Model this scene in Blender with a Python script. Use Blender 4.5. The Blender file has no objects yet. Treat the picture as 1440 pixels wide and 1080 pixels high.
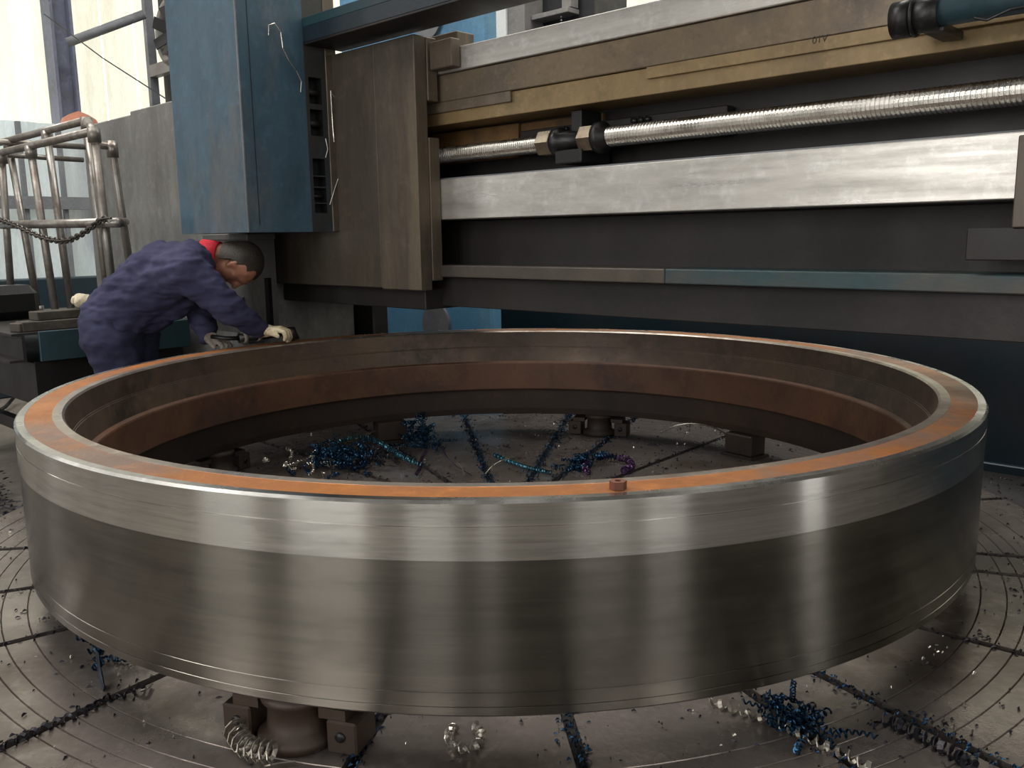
import bpy, bmesh, math, random
from mathutils import Vector, Matrix, noise
C = bpy.context.scene.collection
rnd = random.Random(7)
PI = math.pi
# ------------------------------------------------------------------ camera
F, PITCH, ROLL, CZ = 1220.0, .1681, -.0149, 1.026
cam = bpy.data.cameras.new('camera'); cam.sensor_width = 36; cam.lens = F*36/1440; cam.clip_start = .05; cam.clip_end = 300
co = bpy.data.objects.new('camera', cam); C.objects.link(co)
X0 = Vector((1, 0, 0)); Y0 = Vector((0, math.sin(PITCH), math.cos(PITCH)))
rt = math.cos(ROLL)*X0 + math.sin(ROLL)*Y0; up = -math.sin(ROLL)*X0 + math.cos(ROLL)*Y0; bk = rt.cross(up)
co.matrix_world = Matrix(((rt.x, up.x, bk.x, 0), (rt.y, up.y, bk.y, 0), (rt.z, up.z, bk.z, CZ), (0, 0, 0, 1)))
bpy.context.scene.camera = co
vs = bpy.context.scene.view_settings
vs.view_transform = 'Standard'; vs.look = 'None'; vs.gamma = 1; vs.use_curve_mapping = False; vs.exposure = 0.6
# ------------------------------------------------------------------ machine frame: X along the crossrail (to the right), Y back, Z up
RC = Vector((-.0314, 3.0694, 0)); RO = 1.526                       # centre of turntable and ring, outer radius
MA = math.radians(-43.5); FZ = -.30                                # frame angle, floor level
U = Vector((-math.sin(math.radians(46.5)), math.cos(math.radians(46.5)), 0)); N = Vector((-math.cos(math.radians(46.5)), -math.sin(math.radians(46.5)), 0))
def W(s, m, z): return RC + s*U + m*N + Vector((0, 0, z))          # machine (left, toward operator, up) -> world
# ------------------------------------------------------------------ world + daylight
wd = bpy.data.worlds.new('overcast'); bpy.context.scene.world = wd; wd.use_nodes = True
bg = wd.node_tree.nodes['Background']; bg.inputs[0].default_value = (1.0, .985, .94, 1); bg.inputs[1].default_value = 1.75
def area(name, p, d, sx, sy, power, col=(1, .98, .95)):
    l = bpy.data.lights.new(name, 'AREA'); l.shape = 'RECTANGLE'; l.size = sx; l.size_y = sy; l.energy = power; l.color = col
    o = bpy.data.objects.new(name, l); C.objects.link(o); o.location = p
    z = -Vector(d).normalized(); upv = Vector((0, 0, 1)) if abs(z.z) < .9 else U
    x = upv.cross(z).normalized(); y = z.cross(x)
    o.matrix_world = Matrix(((x.x, y.x, z.x, p[0]), (x.y, y.y, z.y, p[1]), (x.z, y.z, z.z, p[2]), (0, 0, 0, 1)))
    return o
HS0, HS1, HM0, HM1, HZ = -8.0, 8.0, -6.0, 8.5, 8.0                  # hall in machine (s, m)
# bays of the front and right walls (along, from, to, z0, z1, radiance); left door light
BAYS = [('f', 5.9, 7.3, .5, 5.2, .7), ('f', 5.2, 5.6, .5, 5.2, .7), ('f', .35, 2.1, .5, 5.8, 2.4), ('f', -2.8, -.6, .5, 5.8, 3.0), ('f', -5.8, -4.1, .5, 5.8, 1.9), ('f', -7.8, -6.8, .5, 5.8, 1.9),
        ('r', 3.5, 5.2, .5, 5.6, 1.4), ('r', 1.8, 2.95, .5, 5.6, 2.3), ('r', -2.15, -1.4, FZ, 4.4, 2.6), ('l', 4.55, 5.3, .6, 5.6, 3.6)]
for w, a, b_, z0, z1, L_ in BAYS:
    c = (a+b_)/2; z = (z0+z1)/2
    p, d = {'f': (W(c, HM1-.06, z), -N), 'r': (W(HS0+.06, c, z), U), 'l': (W(HS1-.06, c, z), -U)}[w]
    area('daylight_window', p, d, b_-a, z1-z0, 1.45*L_*PI*(b_-a)*(z1-z0))
area('unseen_skylight', W(3.6, 2.4, HZ-.05), (0, 0, -1), 7.0, 2.8, 270)
area('unseen_skylight', W(-.5, -2.6, HZ-.05), (0, 0, -1), 8.0, 2.2, 330)  # unseen back skylight, added to brighten the table inside the ring
area('unseen_skylight', W(5.4, 5.2, HZ-.05), (0, 0, -1), 3.4, 2.0, 160)  # unseen left-front skylight, added to light the ram from high up

# ------------------------------------------------------------------ helpers
def lin(c): return tuple((v/255/12.92 if v/255 <= .04045 else ((v/255+.055)/1.055)**2.4) for v in c) + (1,)
MATS = {}
def mat(name, c1, c2, scale=3, stretch=(1, 1, 1), rough=.6, metal=0, c3=None, s3=1.2, amt3=.5, bump=.1, bscale=60, rvar=.12, spec=.5, st3=None, aniso=0, bstretch=None, trans=0, grime=.34):
    if name in MATS: return MATS[name]
    m = bpy.data.materials.new(name); m.use_nodes = True; nt = m.node_tree; nd = nt.nodes; L = nt.links.new
    b = nd['Principled BSDF']; tc = nd.new('ShaderNodeTexCoord')
    def mp(st):
        q = nd.new('ShaderNodeMapping'); q.inputs['Scale'].default_value = st; L(tc.outputs['Object'], q.inputs[0]); return q.outputs[0]
    def nz(vec, sc, det=6, ro=.6):
        q = nd.new('ShaderNodeTexNoise'); q.inputs['Scale'].default_value = sc; q.inputs['Detail'].default_value = det; q.inputs['Roughness'].default_value = ro; L(vec, q.inputs[0]); return q.outputs[0]
    def rg(x, lo, hi, a=0, z=1):
        q = nd.new('ShaderNodeMapRange'); q.inputs[1].default_value = lo; q.inputs[2].default_value = hi; q.inputs[3].default_value = a; q.inputs[4].default_value = z; L(x, q.inputs[0]); return q.outputs[0]
    def mix(f, A, B):
        q = nd.new('ShaderNodeMix'); q.data_type = 'RGBA'; L(f, q.inputs[0])
        for i, v in ((6, A), (7, B)):
            if isinstance(v, tuple): q.inputs[i].default_value = v
            else: L(v, q.inputs[i])
        return q.outputs[2]
    n1 = nz(mp(stretch), scale)
    col = mix(rg(n1, .33, .67), lin(c1), lin(c2))
    if c3:
        n3 = nz(mp(st3 or (1, 1, 1)), s3, 8, .68)
        col = mix(rg(n3, .5, .64, 0, amt3), col, lin(c3))
    fine = nz(mp(bstretch or stretch), bscale, 3)
    col = mix(rg(fine, .3, .8, 0, .22), col, lin(tuple(v*.55 for v in c1)))
    if grime and not aniso and not trans and bump:                   # smeared oil and dirt of the material itself
        n4 = nz(mp(st3 or (1, 1, 1)), 4.2, 10, .75)
        col = mix(rg(n4, .47, .72, 0, grime), col, lin(tuple(v*.38 for v in c1)))
        n5 = nz(mp((1, 1, 1)), 17, 6, .7)
        col = mix(rg(n5, .52, .74, 0, grime*.9), col, lin(tuple(min(255, v*1.28) for v in c1)))
    L(col, b.inputs['Base Color'])
    L(rg(n1, .3, .7, max(.02, rough-rvar), min(1, rough+rvar)), b.inputs['Roughness'])
    b.inputs['Metallic'].default_value = metal; b.inputs['Specular IOR Level'].default_value = spec
    if bump and not aniso:
        q = nd.new('ShaderNodeBump'); q.inputs['Strength'].default_value = bump; q.inputs['Distance'].default_value = .01; L(fine, q.inputs['Height']); L(q.outputs[0], b.inputs['Normal'])
    if aniso:
        b.inputs['Anisotropic'].default_value = aniso; b.inputs['Anisotropic Rotation'].default_value = .25
        t = nd.new('ShaderNodeTangent'); t.direction_type = 'RADIAL'; t.axis = 'Z'; L(t.outputs[0], b.inputs['Tangent'])
    if trans:
        o = nd['Material Output']; tr = nd.new('ShaderNodeBsdfTranslucent'); L(col, tr.inputs[0]); ms = nd.new('ShaderNodeMixShader'); ms.inputs[0].default_value = trans
        L(b.outputs[0], ms.inputs[1]); L(tr.outputs[0], ms.inputs[2]); L(ms.outputs[0], o.inputs[0])
    MATS[name] = m; return m

class MB:
    """collects primitives in machine or world coordinates and links them as one mesh"""
    def __init__(s): s.v = []; s.f = []; s.sm = []; s.mi = []
    def add(s, vs_, fs, smooth=False, mi=0):
        o = len(s.v); s.v += [tuple(v) for v in vs_]
        for f in fs: s.f.append(tuple(i+o for i in f)); s.sm.append(smooth); s.mi.append(mi)
        return s
    def box(s, x0, x1, y0, y1, z0, z1, M=None):
        p = [Vector((x, y, z)) for z in (z0, z1) for y in (y0, y1) for x in (x0, x1)]
        if M: p = [M @ q for q in p]
        return s.add(p, [(0, 2, 3, 1), (4, 5, 7, 6), (0, 1, 5, 4), (2, 6, 7, 3), (1, 3, 7, 5), (0, 4, 6, 2)])
    def tube(s, pts, r, n=10, cap=True, closed=False):
        pts = [Vector(p) for p in pts]; m = len(pts); rs = r if isinstance(r, (list, tuple)) else [r]*m
        vv = []; nrm = None
        for i, p in enumerate(pts):
            t = (pts[(i+1) % m] if (closed or i < m-1) else p) - (pts[i-1] if (closed or i > 0) else p)
            t.normalize()
            if nrm is None: nrm = t.orthogonal().normalized()
            nrm = (nrm - t*nrm.dot(t)); nrm = nrm.normalized() if nrm.length > 1e-6 else t.orthogonal().normalized()
            bn = t.cross(nrm)
            for k in range(n):
                a = 2*PI*k/n; vv.append(p + rs[i]*(math.cos(a)*nrm + math.sin(a)*bn))
        ff = []
        for i in range(m if closed else m-1):
            j = (i+1) % m
            for k in range(n): ff.append((i*n+k, i*n+(k+1) % n, j*n+(k+1) % n, j*n+k))
        if cap and not closed: ff += [tuple(range(n-1, -1, -1)), tuple((m-1)*n+k for k in range(n))]
        return s.add(vv, ff, n > 6)
    def lathe(s, prof, n=64, c=(0, 0, 0), a0=0, a1=2*PI, axis='z', smooth=True, close=False, hard=False):
        if hard:
            for q in range(len(prof)-1 if not close else len(prof)): s.lathe([prof[q], prof[(q+1) % len(prof)]], n, c, a0, a1, axis, smooth)
            return s
        full = abs(a1-a0-2*PI) < 1e-6; cols = n if full else n+1; vv = []
        for i in range(cols):
            a = a0+(a1-a0)*i/n
            for r, h in prof:
                p = (r*math.cos(a), r*math.sin(a), h) if axis == 'z' else ((h, r*math.cos(a), r*math.sin(a)) if axis == 'x' else (r*math.sin(a), h, r*math.cos(a)))
                vv.append((p[0]+c[0], p[1]+c[1], p[2]+c[2]))
        k = len(prof); ff = []
        for i in range(n):
            j = (i+1) % cols
            for q in range(k-1 if not close else k):
                w = (q+1) % k; ff.append((i*k+q, j*k+q, j*k+w, i*k+w))
        return s.add(vv, ff, smooth)
    def prism(s, poly, x0, x1):
        """polygon in (y,z) extruded along x"""
        n = len(poly); vv = [(x0, y, z) for y, z in poly] + [(x1, y, z) for y, z in poly]
        ff = [(i, (i+1) % n, n+(i+1) % n, n+i) for i in range(n)] + [tuple(range(n-1, -1, -1)), tuple(range(n, 2*n))]
        return s.add(vv, ff)
    def build(s, name, m, parent=None, bevel=0, frame='M', org=None):
        me = bpy.data.meshes.new(name)
        o0 = Vector(ORG[parent.name]) if parent else Vector(org or (0, 0, 0))
        me.from_pydata([tuple(Vector(v)-o0) for v in s.v], [], s.f)
        for p, a, b in zip(me.polygons, s.sm, s.mi): p.use_smooth = a; p.material_index = b
        bm = bmesh.new(); bm.from_mesh(me); bmesh.ops.recalc_face_normals(bm, faces=bm.faces); bm.to_mesh(me); bm.free()
        for q in (m if isinstance(m, list) else [m]): me.materials.append(q)
        o = bpy.data.objects.new(name, me); C.objects.link(o)
        if parent: o.parent = parent; ORG[o.name] = tuple(o0)
        else:
            ORG[o.name] = tuple(o0); place(o, o0, frame)
        if bevel:
            q = o.modifiers.new('bevel', 'BEVEL'); q.width = bevel; q.segments = 1; q.limit_method = 'ANGLE'; q.angle_limit = math.radians(50)
        return o
ORG = {}
def place(o, o0, frame):
    if frame == 'M':
        o.location = RC + Matrix.Rotation(MA, 3, 'Z') @ Vector(o0); o.rotation_euler = (0, 0, MA)
    else: o.location = o0
def thing(name, label, cat, org=(0, 0, 0), frame='M', group=None):
    o = bpy.data.objects.new(name, None); C.objects.link(o); o.empty_display_size = .1
    ORG[o.name] = tuple(org); place(o, Vector(org), frame)
    return tag(o, label, cat, group)
def tag(o, label=None, cat=None, group=None, kind=None):
    if label: o['label'] = label
    if cat: o['category'] = cat
    if group: o['group'] = group
    if kind: o['kind'] = kind
    return o
def struct(o): o['kind'] = 'structure'; return o
def P(px, py, z=None, m=None, s=None, y=None):
    """point of the place seen at a photograph pixel, on a plane of known height z, machine offset m or s, or world y"""
    x = (px-720)/F; v = (540-py)/F; c, s_ = math.cos(ROLL), math.sin(ROLL); x, v = c*x-s_*v, s_*x+c*v
    d = Vector((x, math.cos(PITCH)+v*math.sin(PITCH), -math.sin(PITCH)+v*math.cos(PITCH))); o = Vector((0, 0, CZ))
    if z is not None: t = (z-CZ)/d.z
    elif y is not None: t = y/d.y
    elif m is not None: t = (m-(o-RC).dot(N))/d.dot(N)
    else: t = (s-(o-RC).dot(U))/d.dot(U)
    return o+t*d
def toM(p):
    q = Vector(p)-RC; return Vector((-q.dot(U), -q.dot(N), q.z))

# ------------------------------------------------------------------ materials
K = {}
K['concrete'] = mat('concrete', (104, 97, 88), (74, 69, 64), 1.5, rough=.75, c3=(45, 41, 37), amt3=.6, bump=.15, bscale=40)
K['cream'] = mat('cream_sheet', (225, 224, 208), (205, 205, 192), 1.2, (1, 1, .3), .6, c3=(165, 155, 135), s3=.9, amt3=.35, st3=(2, 2, .3), bump=0, trans=.5)
K['fence'] = mat('pale_blue_sheet', (222, 232, 236), (206, 220, 228), 1.2, (1, 1, .3), .5, c3=(160, 165, 165), amt3=.3, st3=(2, 2, .3), bump=0, trans=.35)
K['greysteel'] = mat('grey_steel', (120, 122, 126), (95, 97, 102), 2, rough=.55, c3=(70, 66, 62), amt3=.4)
K['column'] = mat('column_paint', (108, 114, 132), (88, 92, 106), 1.5, (1, 1, .4), .6, c3=(70, 66, 66), amt3=.4)
K['milky'] = mat('milky_pane', (150, 152, 150), (138, 140, 140), 2, rough=.4, bump=0, trans=.35)
K['roof'] = mat('roof_sheet', (86, 86, 84), (66, 66, 65), 1, rough=.7, bump=0)
K['wallin'] = mat('hall_wall', (78, 75, 70), (58, 56, 53), .6, rough=.8, c3=(40, 39, 37), amt3=.5, bump=0)
K['polish'] = mat('turned_steel_bright', (236, 234, 228), (214, 212, 206), 3, (.6, .6, 30), .18, 1, c3=(120, 116, 110), s3=2.0, amt3=.35, st3=(1, 1, 8), bump=.012, bscale=6, bstretch=(1, 1, 60), rvar=.015, aniso=1.0)
K['matte'] = mat('turned_steel_dull', (150, 146, 137), (122, 118, 110), 2.2, (.5, .5, 9), .24, 1, c3=(84, 80, 75), s3=1.7, amt3=.45, st3=(1, 1, 1.6), bump=.012, bscale=6, bstretch=(1, 1, 60), rvar=.02, aniso=1.0)
K['edge'] = mat('bright_edge', (225, 222, 216), (195, 192, 186), 4, rough=.28, metal=1, bump=.01)
K['edge_worn'] = mat('worn_edge', (200, 192, 182), (150, 135, 120), 3, rough=.36, metal=.9, c3=(130, 95, 70), s3=2.2, amt3=.7, bump=.02)
K['rust'] = mat('orange_rust', (166, 106, 54), (132, 80, 40), 5, (1, 1, 1), .5, .3, c3=(112, 98, 90), s3=1.3, amt3=.9, bump=.12, bscale=70)
K['inner'] = mat('oily_brown_steel', (96, 80, 66), (70, 58, 50), 2.4, (1, 1, 1.4), .5, .35, c3=(38, 34, 32), s3=1.9, amt3=.8, bump=.06, bscale=50)
K['flange'] = mat('rusty_flange', (104, 72, 52), (80, 56, 44), 3, (1, 1, .7), .55, .2, c3=(58, 44, 38), s3=2.3, amt3=.7, bump=.08, bscale=60)
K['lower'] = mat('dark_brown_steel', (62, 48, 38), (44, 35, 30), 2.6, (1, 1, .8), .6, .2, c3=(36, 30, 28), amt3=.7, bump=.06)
K['table'] = mat('table_iron', (142, 133, 127), (106, 97, 91), 2.3, rough=.29, metal=.65, c3=(72, 56, 43), s3=1.1, amt3=.92, bump=.05, bscale=60)
K['slot'] = mat('slot_dirt', (40, 36, 34), (26, 24, 26), 8, rough=.7, bump=.3)
K['ramblue'] = mat('worn_blue_paint', (66, 92, 108), (40, 66, 80), 1.6, (1, 1, .5), .42, .1, c3=(96, 96, 96), s3=1.3, amt3=.8, bump=.04, st3=(1.4, 1.4, .6))
K['ramside'] = K['ramblue']
K['bare'] = mat('bare_oily_steel', (54, 54, 52), (42, 45, 48), 1.6, (2, 2, .5), .5, .2, c3=(54, 72, 82), s3=1.6, amt3=.7, st3=(2, 2, .6), bump=.03)
K['saddle'] = mat('oily_brown_iron', (92, 84, 73), (68, 61, 54), 1.8, (2, 2, .35), .46, .3, c3=(122, 108, 88), s3=1.6, amt3=.5, st3=(2.2, 2.2, .35), bump=.04)
K['grayplate'] = mat('grey_worn_plate', (136, 135, 131), (110, 108, 105), 1.5, (1.5, 1.5, .7), .5, .3, c3=(92, 88, 82), s3=1.3, amt3=.6, st3=(2, 2, .6), bump=.03)
K['way'] = mat('ground_way', (218, 214, 207), (198, 194, 186), 2.5, (.5, 6, 14), .36, .75, c3=(160, 156, 150), s3=1.6, amt3=.35, st3=(.7, 1, 3), bump=.012, bstretch=(.6, 1, 20))
K['strip'] = mat('oil_stained_strip', (128, 112, 90), (102, 90, 75), 1.4, (1, 1, 1), .4, .35, c3=(76, 70, 68), s3=.9, amt3=.9, st3=(1, 1, 1), bump=.03)
K['strip2'] = mat('yellowed_strip', (152, 129, 90), (126, 106, 74), 2, (1, 1, .5), .42, .3, c3=(104, 88, 66), s3=2.2, amt3=.5, bump=.03)
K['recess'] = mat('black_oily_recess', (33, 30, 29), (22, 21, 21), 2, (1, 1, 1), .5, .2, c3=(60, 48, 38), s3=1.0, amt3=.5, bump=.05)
K['rustback'] = mat('ochre_stain', (120, 88, 48), (84, 60, 36), 4, (1, 1, .5), .6, .1, c3=(46, 36, 28), s3=3, amt3=.7, bump=.1)
K['web'] = mat('dark_casting', (44, 40, 37), (31, 29, 28), 1.6, (1, 1, .8), .55, .2, c3=(36, 33, 33), s3=1.2, amt3=.6, bump=.08, bscale=45)
K['teal'] = mat('worn_teal_paint', (32, 66, 72), (48, 62, 64), 2.2, (.8, 1, 2), .48, .1, c3=(76, 70, 62), s3=.9, amt3=.95, st3=(1, 1, 2), bump=.05)
K['navybeam'] = mat('dark_navy_paint', (22, 38, 48), (15, 27, 36), 2, rough=.5, c3=(40, 48, 50), amt3=.5)
K['shelfbrown'] = mat('shelf_brown', (78, 72, 65), (58, 54, 50), 2, (.6, 1, 2), .45, .2, c3=(104, 94, 80), s3=1.6, amt3=.5, bump=.04)
K['base'] = mat('dark_blue_paint', (22, 43, 53), (15, 30, 38), 1.3, (1, 1, .7), .45, .1, c3=(34, 36, 40), s3=1.1, amt3=.8, st3=(1, 1, .7), bump=.05)
K['bluecol'] = mat('sky_blue_paint', (80, 130, 162), (68, 116, 148), 1.5, rough=.5, c3=(120, 160, 180), s3=2.4, amt3=.35, bump=.02)
K['disc'] = mat('grey_disc', (124, 126, 128), (104, 106, 108), 4, rough=.5, metal=.3)
K['screw'] = mat('bright_thread', (238, 235, 228), (222, 218, 210), 5, rough=.27, metal=1, bump=0)
K['nut'] = mat('bright_nut', (186, 172, 152), (160, 146, 126), 6, rough=.32, metal=.9, c3=(110, 92, 70), s3=8, amt3=.5, bump=.03)
K['black'] = mat('black_grease', (34, 33, 33), (22, 22, 23), 6, rough=.4, metal=.2, bump=.12)
K['tool'] = mat('tool_head_iron', (104, 102, 98), (80, 78, 75), 2.5, (1, 1, .6), .5, .4, c3=(66, 62, 58), amt3=.5, bump=.04)
K['pipe'] = mat('worn_pipe', (156, 152, 146), (116, 108, 98), 6, (1, 1, .4), .4, .7, c3=(88, 72, 58), s3=7, amt3=.6, bump=.04)
K['chain'] = mat('chain_steel', (96, 90, 84), (70, 64, 60), 20, rough=.4, metal=.8)
K['teal_beam'] = mat('teal_beam_paint', (32, 64, 70), (38, 54, 62), 3, rough=.5, c3=(28, 40, 48), s3=4, amt3=.6, bump=.04)
K['wood'] = mat('oily_wood', (82, 74, 64), (60, 54, 48), 3, (1, 6, 6), .7, c3=(40, 37, 34), amt3=.5, bump=.15)
K['navy'] = mat('navy_cloth', (64, 64, 90), (50, 50, 74), 4, rough=.85, c3=(40, 40, 58), s3=3, amt3=.5, bump=.25, bscale=30, spec=.2, grime=.2)
K['navy2'] = mat('navy_trouser_cloth', (54, 56, 80), (44, 45, 66), 4, rough=.85, c3=(36, 37, 54), s3=3, amt3=.5, bump=.25, bscale=30, spec=.2, grime=.2)
K['skin'] = mat('skin', (160, 110, 86), (142, 94, 74), 12, rough=.5, bump=.02, grime=0)
K['hair'] = mat('cropped_hair', (46, 38, 28), (32, 27, 22), 18, rough=.7, c3=(70, 60, 40), s3=6, amt3=.35, bump=.4, bscale=140)
K['red'] = mat('red_collar', (206, 30, 48), (180, 22, 40), 10, rough=.8, bump=.1)
K['glove'] = mat('white_glove', (222, 208, 176), (196, 178, 142), 14, rough=.85, c3=(120, 100, 74), s3=14, amt3=.5, bump=.3, bscale=120)
K['gglove'] = mat('grey_glove', (140, 132, 122), (110, 104, 98), 14, rough=.85, bump=.3, bscale=120)
K['chipblue'] = mat('blue_swarf', (36, 74, 102), (20, 38, 62), 18, rough=.3, metal=.9, bump=0)
K['chipteal'] = mat('teal_swarf', (96, 150, 164), (40, 92, 118), 14, rough=.25, metal=.95, bump=0)
K['chipsilver'] = mat('silver_swarf', (205, 200, 190), (165, 158, 146), 14, rough=.26, metal=.85, bump=0)
K['chippurple'] = mat('purple_swarf', (112, 82, 120), (70, 48, 86), 10, rough=.28, metal=.9, bump=0)
K['chipdark'] = mat('dark_swarf', (52, 48, 50), (30, 32, 44), 14, rough=.4, metal=.7, bump=0)
K['terra'] = mat('red_brown_cover', (176, 112, 88), (158, 96, 74), 3, rough=.6)
K['white'] = mat('white_paint', (226, 228, 226), (210, 212, 210), 2, rough=.5, bump=0)
K['darkmach'] = mat('dark_machinery', (46, 45, 47), (32, 32, 35), 4, rough=.5, metal=.2)
K['machgrey'] = mat('machine_grey', (132, 128, 124), (112, 108, 106), 3, rough=.5)
K['steelwire'] = mat('bright_wire', (206, 200, 190), (180, 174, 165), 20, rough=.3, metal=.9, bump=0)
K['rag'] = mat('cream_rag', (226, 214, 186), (204, 190, 160), 10, rough=.9, bump=.3)
K['nutrust'] = mat('rusty_nut', (112, 66, 44), (84, 50, 36), 12, rough=.7)

# ------------------------------------------------------------------ hall (structure)
def sm_box(mb, s0, s1, m0, m1, z0, z1): return mb.box(-s1, -s0, -m1, -m0, z0, z1)
b = MB(); sm_box(b, HS0, HS1, HM0, HM1, FZ-.2, FZ); struct(b.build('floor', K['concrete']))
def wall_with_holes(name, along, fixed, lo, hi, holes, m_, th=.2):
    """along: 's' or 'm'; fixed coordinate; holes (a0,a1,z0,z1)"""
    b = MB(); cuts = sorted({lo, hi} | {h[0] for h in holes} | {h[1] for h in holes})
    for a0, a1 in zip(cuts, cuts[1:]):
        hs = [h for h in holes if h[0] <= a0+1e-6 and h[1] >= a1-1e-6]; zs = FZ
        for h in hs+[None]:
            z1 = h[2] if h else HZ
            if z1 > zs:
                if along == 's': sm_box(b, a0, a1, fixed, fixed+th, zs, z1)
                else: sm_box(b, fixed, fixed+th, a0, a1, zs, z1)
            if h: zs = h[3]
    return struct(b.build(name, m_))
wall_with_holes('wall_front', 's', HM1, HS0, HS1, sorted(tuple(q[1:5]) for q in BAYS if q[0] == 'f'), K['wallin'])
wall_with_holes('wall_right', 'm', HS0-.2, HM0, HM1, sorted(tuple(q[1:5]) for q in BAYS if q[0] == 'r'), K['wallin'])
# milky panes and mullions of every bay
for k, (w, a, b_, z0, z1, L_) in enumerate(BAYS):
    wn = struct(bpy.data.objects.new('window_%d' % (k+1), None)); C.objects.link(wn); ORG[wn.name] = (0, 0, 0); place(wn, Vector((0, 0, 0)), 'M')
    def bx(b, p0, p1, q0, q1, d0, d1):
        if w == 'f': sm_box(b, p0, p1, HM1+d0, HM1+d1, q0, q1)
        elif w == 'r': sm_box(b, HS0-d1, HS0-d0, p0, p1, q0, q1)
        else: sm_box(b, HS1+d0, HS1+d1, p0, p1, q0, q1)
    b = MB(); bx(b, a, b_, z0, z1, .10, .115); b.build('pane', K['milky'], wn)
    n = max(2, round((b_-a)/.55))
    for i in range(n+1):
        p = a+(b_-a)*i/n; h = .05 if i in (0, n) else .028; b = MB(); bx(b, p-h, p+h, z0, z1, -.22, -.16); b.build('mullion', K['darkmach'], wn)
    for z in (z0, (z0+z1)/2, z1): b = MB(); bx(b, a, b_, z-.03, z+.03, -.15, -.10); b.build('transom', K['darkmach'], wn)
b = MB()                                                          # roof with skylight openings, the back and left-front ones added for light
for a in ((HS0, HS1, HM0, -3.7), (HS0, -4.5, -3.7, -1.5), (3.5, HS1, -3.7, -1.5), (HS0, HS1, -1.5, 1.0), (HS0, .1, 1.0, 3.8), (7.1, HS1, 1.0, 3.8), (HS0, HS1, 3.8, 4.2), (HS0, 3.7, 4.2, 6.2), (7.1, HS1, 4.2, 6.2), (HS0, HS1, 6.2, HM1)): sm_box(b, *a, HZ, HZ+.15)
struct(b.build('ceiling', K['roof']))
b = MB(); sm_box(b, HS0, HS1, HM0-.2, HM0, FZ, 1.2); struct(b.build('wall_back', K['wallin']))
# pale translucent sheets of the back wall, one by one
wb = struct(bpy.data.objects.new('trim_1', None)); C.objects.link(wb); ORG['trim_1'] = (0, 0, 0); place(wb, Vector((0, 0, 0)), 'M')
def sheet(parent, name, m_, fixed, a0, a1, z0, z1, along, nr=4, d=.03):
    n = nr*4; pts = []
    for i in range(n+1):
        a = a0+(a1-a0)*i/n; k = (i % 4); off = d if k in (1, 2) else 0
        pts.append((a, off))
    b = MB(); vv = []
    for a, off in pts:
        for z in (z0, z1): vv.append((-(fixed+off) if along == 'm' else -a, -a if along == 'm' else -(fixed+off), z))
    b.add(vv, [(2*i, 2*i+2, 2*i+3, 2*i+1) for i in range(n)])
    return b.build(name, m_, parent)
for i in range(14):
    a = HS0+i*16/14; sheet(wb, 'sheet', K['cream'], HM0, a+.01, a+16/14-.01, 1.2, HZ, 's', 4)
wl = struct(bpy.data.objects.new('wall_left', None)); C.objects.link(wl); ORG['wall_left'] = (0, 0, 0); place(wl, Vector((0, 0, 0)), 'M')
nn = 40
for i in range(nn):
    a = HM0+(HM1-HM0)*i/nn; w = (HM1-HM0)/nn
    sheet(wl, 'sheet', K['cream'] if a < .2 else K['wallin'], HS1, a+.008, a+w-.008, FZ, HZ, 'm', 1, .025)
# ------------------------------------------------------------------ sheet fence low in front of the left wall
fn = thing('sheet_fence', 'low pale blue corrugated sheet fence with a grey rail, behind the pipe rack', 'fence', (-7.2, .9, FZ))
for i in range(11):
    a = -2.6+i*.36; sheet(fn, 'sheet', K['fence'], 7.2, a+.01, a+.35, FZ, 2.19, 'm', 1, .03)
for i in range(12):
    a = -2.6+i*.36; b = MB(); sm_box(b, 7.14, 7.19, a-.02, a+.02, FZ, 2.18); b.build('post', K['greysteel'], fn)
b = MB(); sm_box(b, 7.10, 7.15, -2.6, 1.4, 1.36, 1.48); b.build('rail', K['greysteel'], fn)
b = MB(); sm_box(b, 6.2, 6.5, -2.4, .6, FZ, .72); tag(b.build('low_blue_skirt', K['base'], bevel=.01, org=(-6.35, .9, FZ)), 'long dark blue low steel skirt in front of the pale fence', 'guard')
# columns and high pipe
def hcol(s, m, lab, w=.13):
    t = thing('steel_column', lab, 'column', (-s, -m, FZ))
    b = MB(); sm_box(b, s-.12, s+.12, m-w, m-w+.03, FZ, HZ); b.build('flange', K['column'], t)
    b = MB(); sm_box(b, s-.12, s+.12, m+w-.03, m+w, FZ, HZ); b.build('flange', K['column'], t)
    b = MB(); sm_box(b, s-.02, s+.02, m-w+.03, m+w-.03, FZ, HZ); b.build('web', K['column'], t)
    b = MB(); sm_box(b, s-.2, s+.2, m-w-.06, m+w+.06, FZ, FZ+.03); b.build('base_plate', K['column'], t); return t
hcol(7.8, -1.49, 'grey-blue steel column against the bright wall above the fence', .11)
q0 = toM(P(95, 60, s=7.4)); q1 = toM(P(203, 20, s=7.0))
b = MB(); b.tube([q0, q1], .045, 12); tag(b.build('high_pipe', K['greysteel'], org=tuple(q0)), 'slanting grey pipe high against the bright wall, left of the blue ram', 'pipe')
q0 = toM(P(62, 20, s=7.3)); q1 = toM(P(232, 138, s=5.6))
b = MB(); b.tube([q0, (q0+q1)/2-Vector((0, 0, .03)), q1], .006, 5); tag(b.build('slack_cable', K['darkmach'], org=tuple(q0)), 'thin slack cable slanting across the bright back wall', 'cable')
q = toM(P(113, 186, s=7.44)); b = MB(); b.lathe([(.001, .26), (.09, .225), (.16, .18), (.195, .1), (.2, 0), (.2, -1.2)], 28, tuple(q+Vector((0, 0, -.05))))
t = b.build('round_cover', K['terra'], org=(q.x, q.y, q.z-1.25)); tag(t, 'round red-brown domed cover behind the top of the pipe rack', 'cover')
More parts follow.
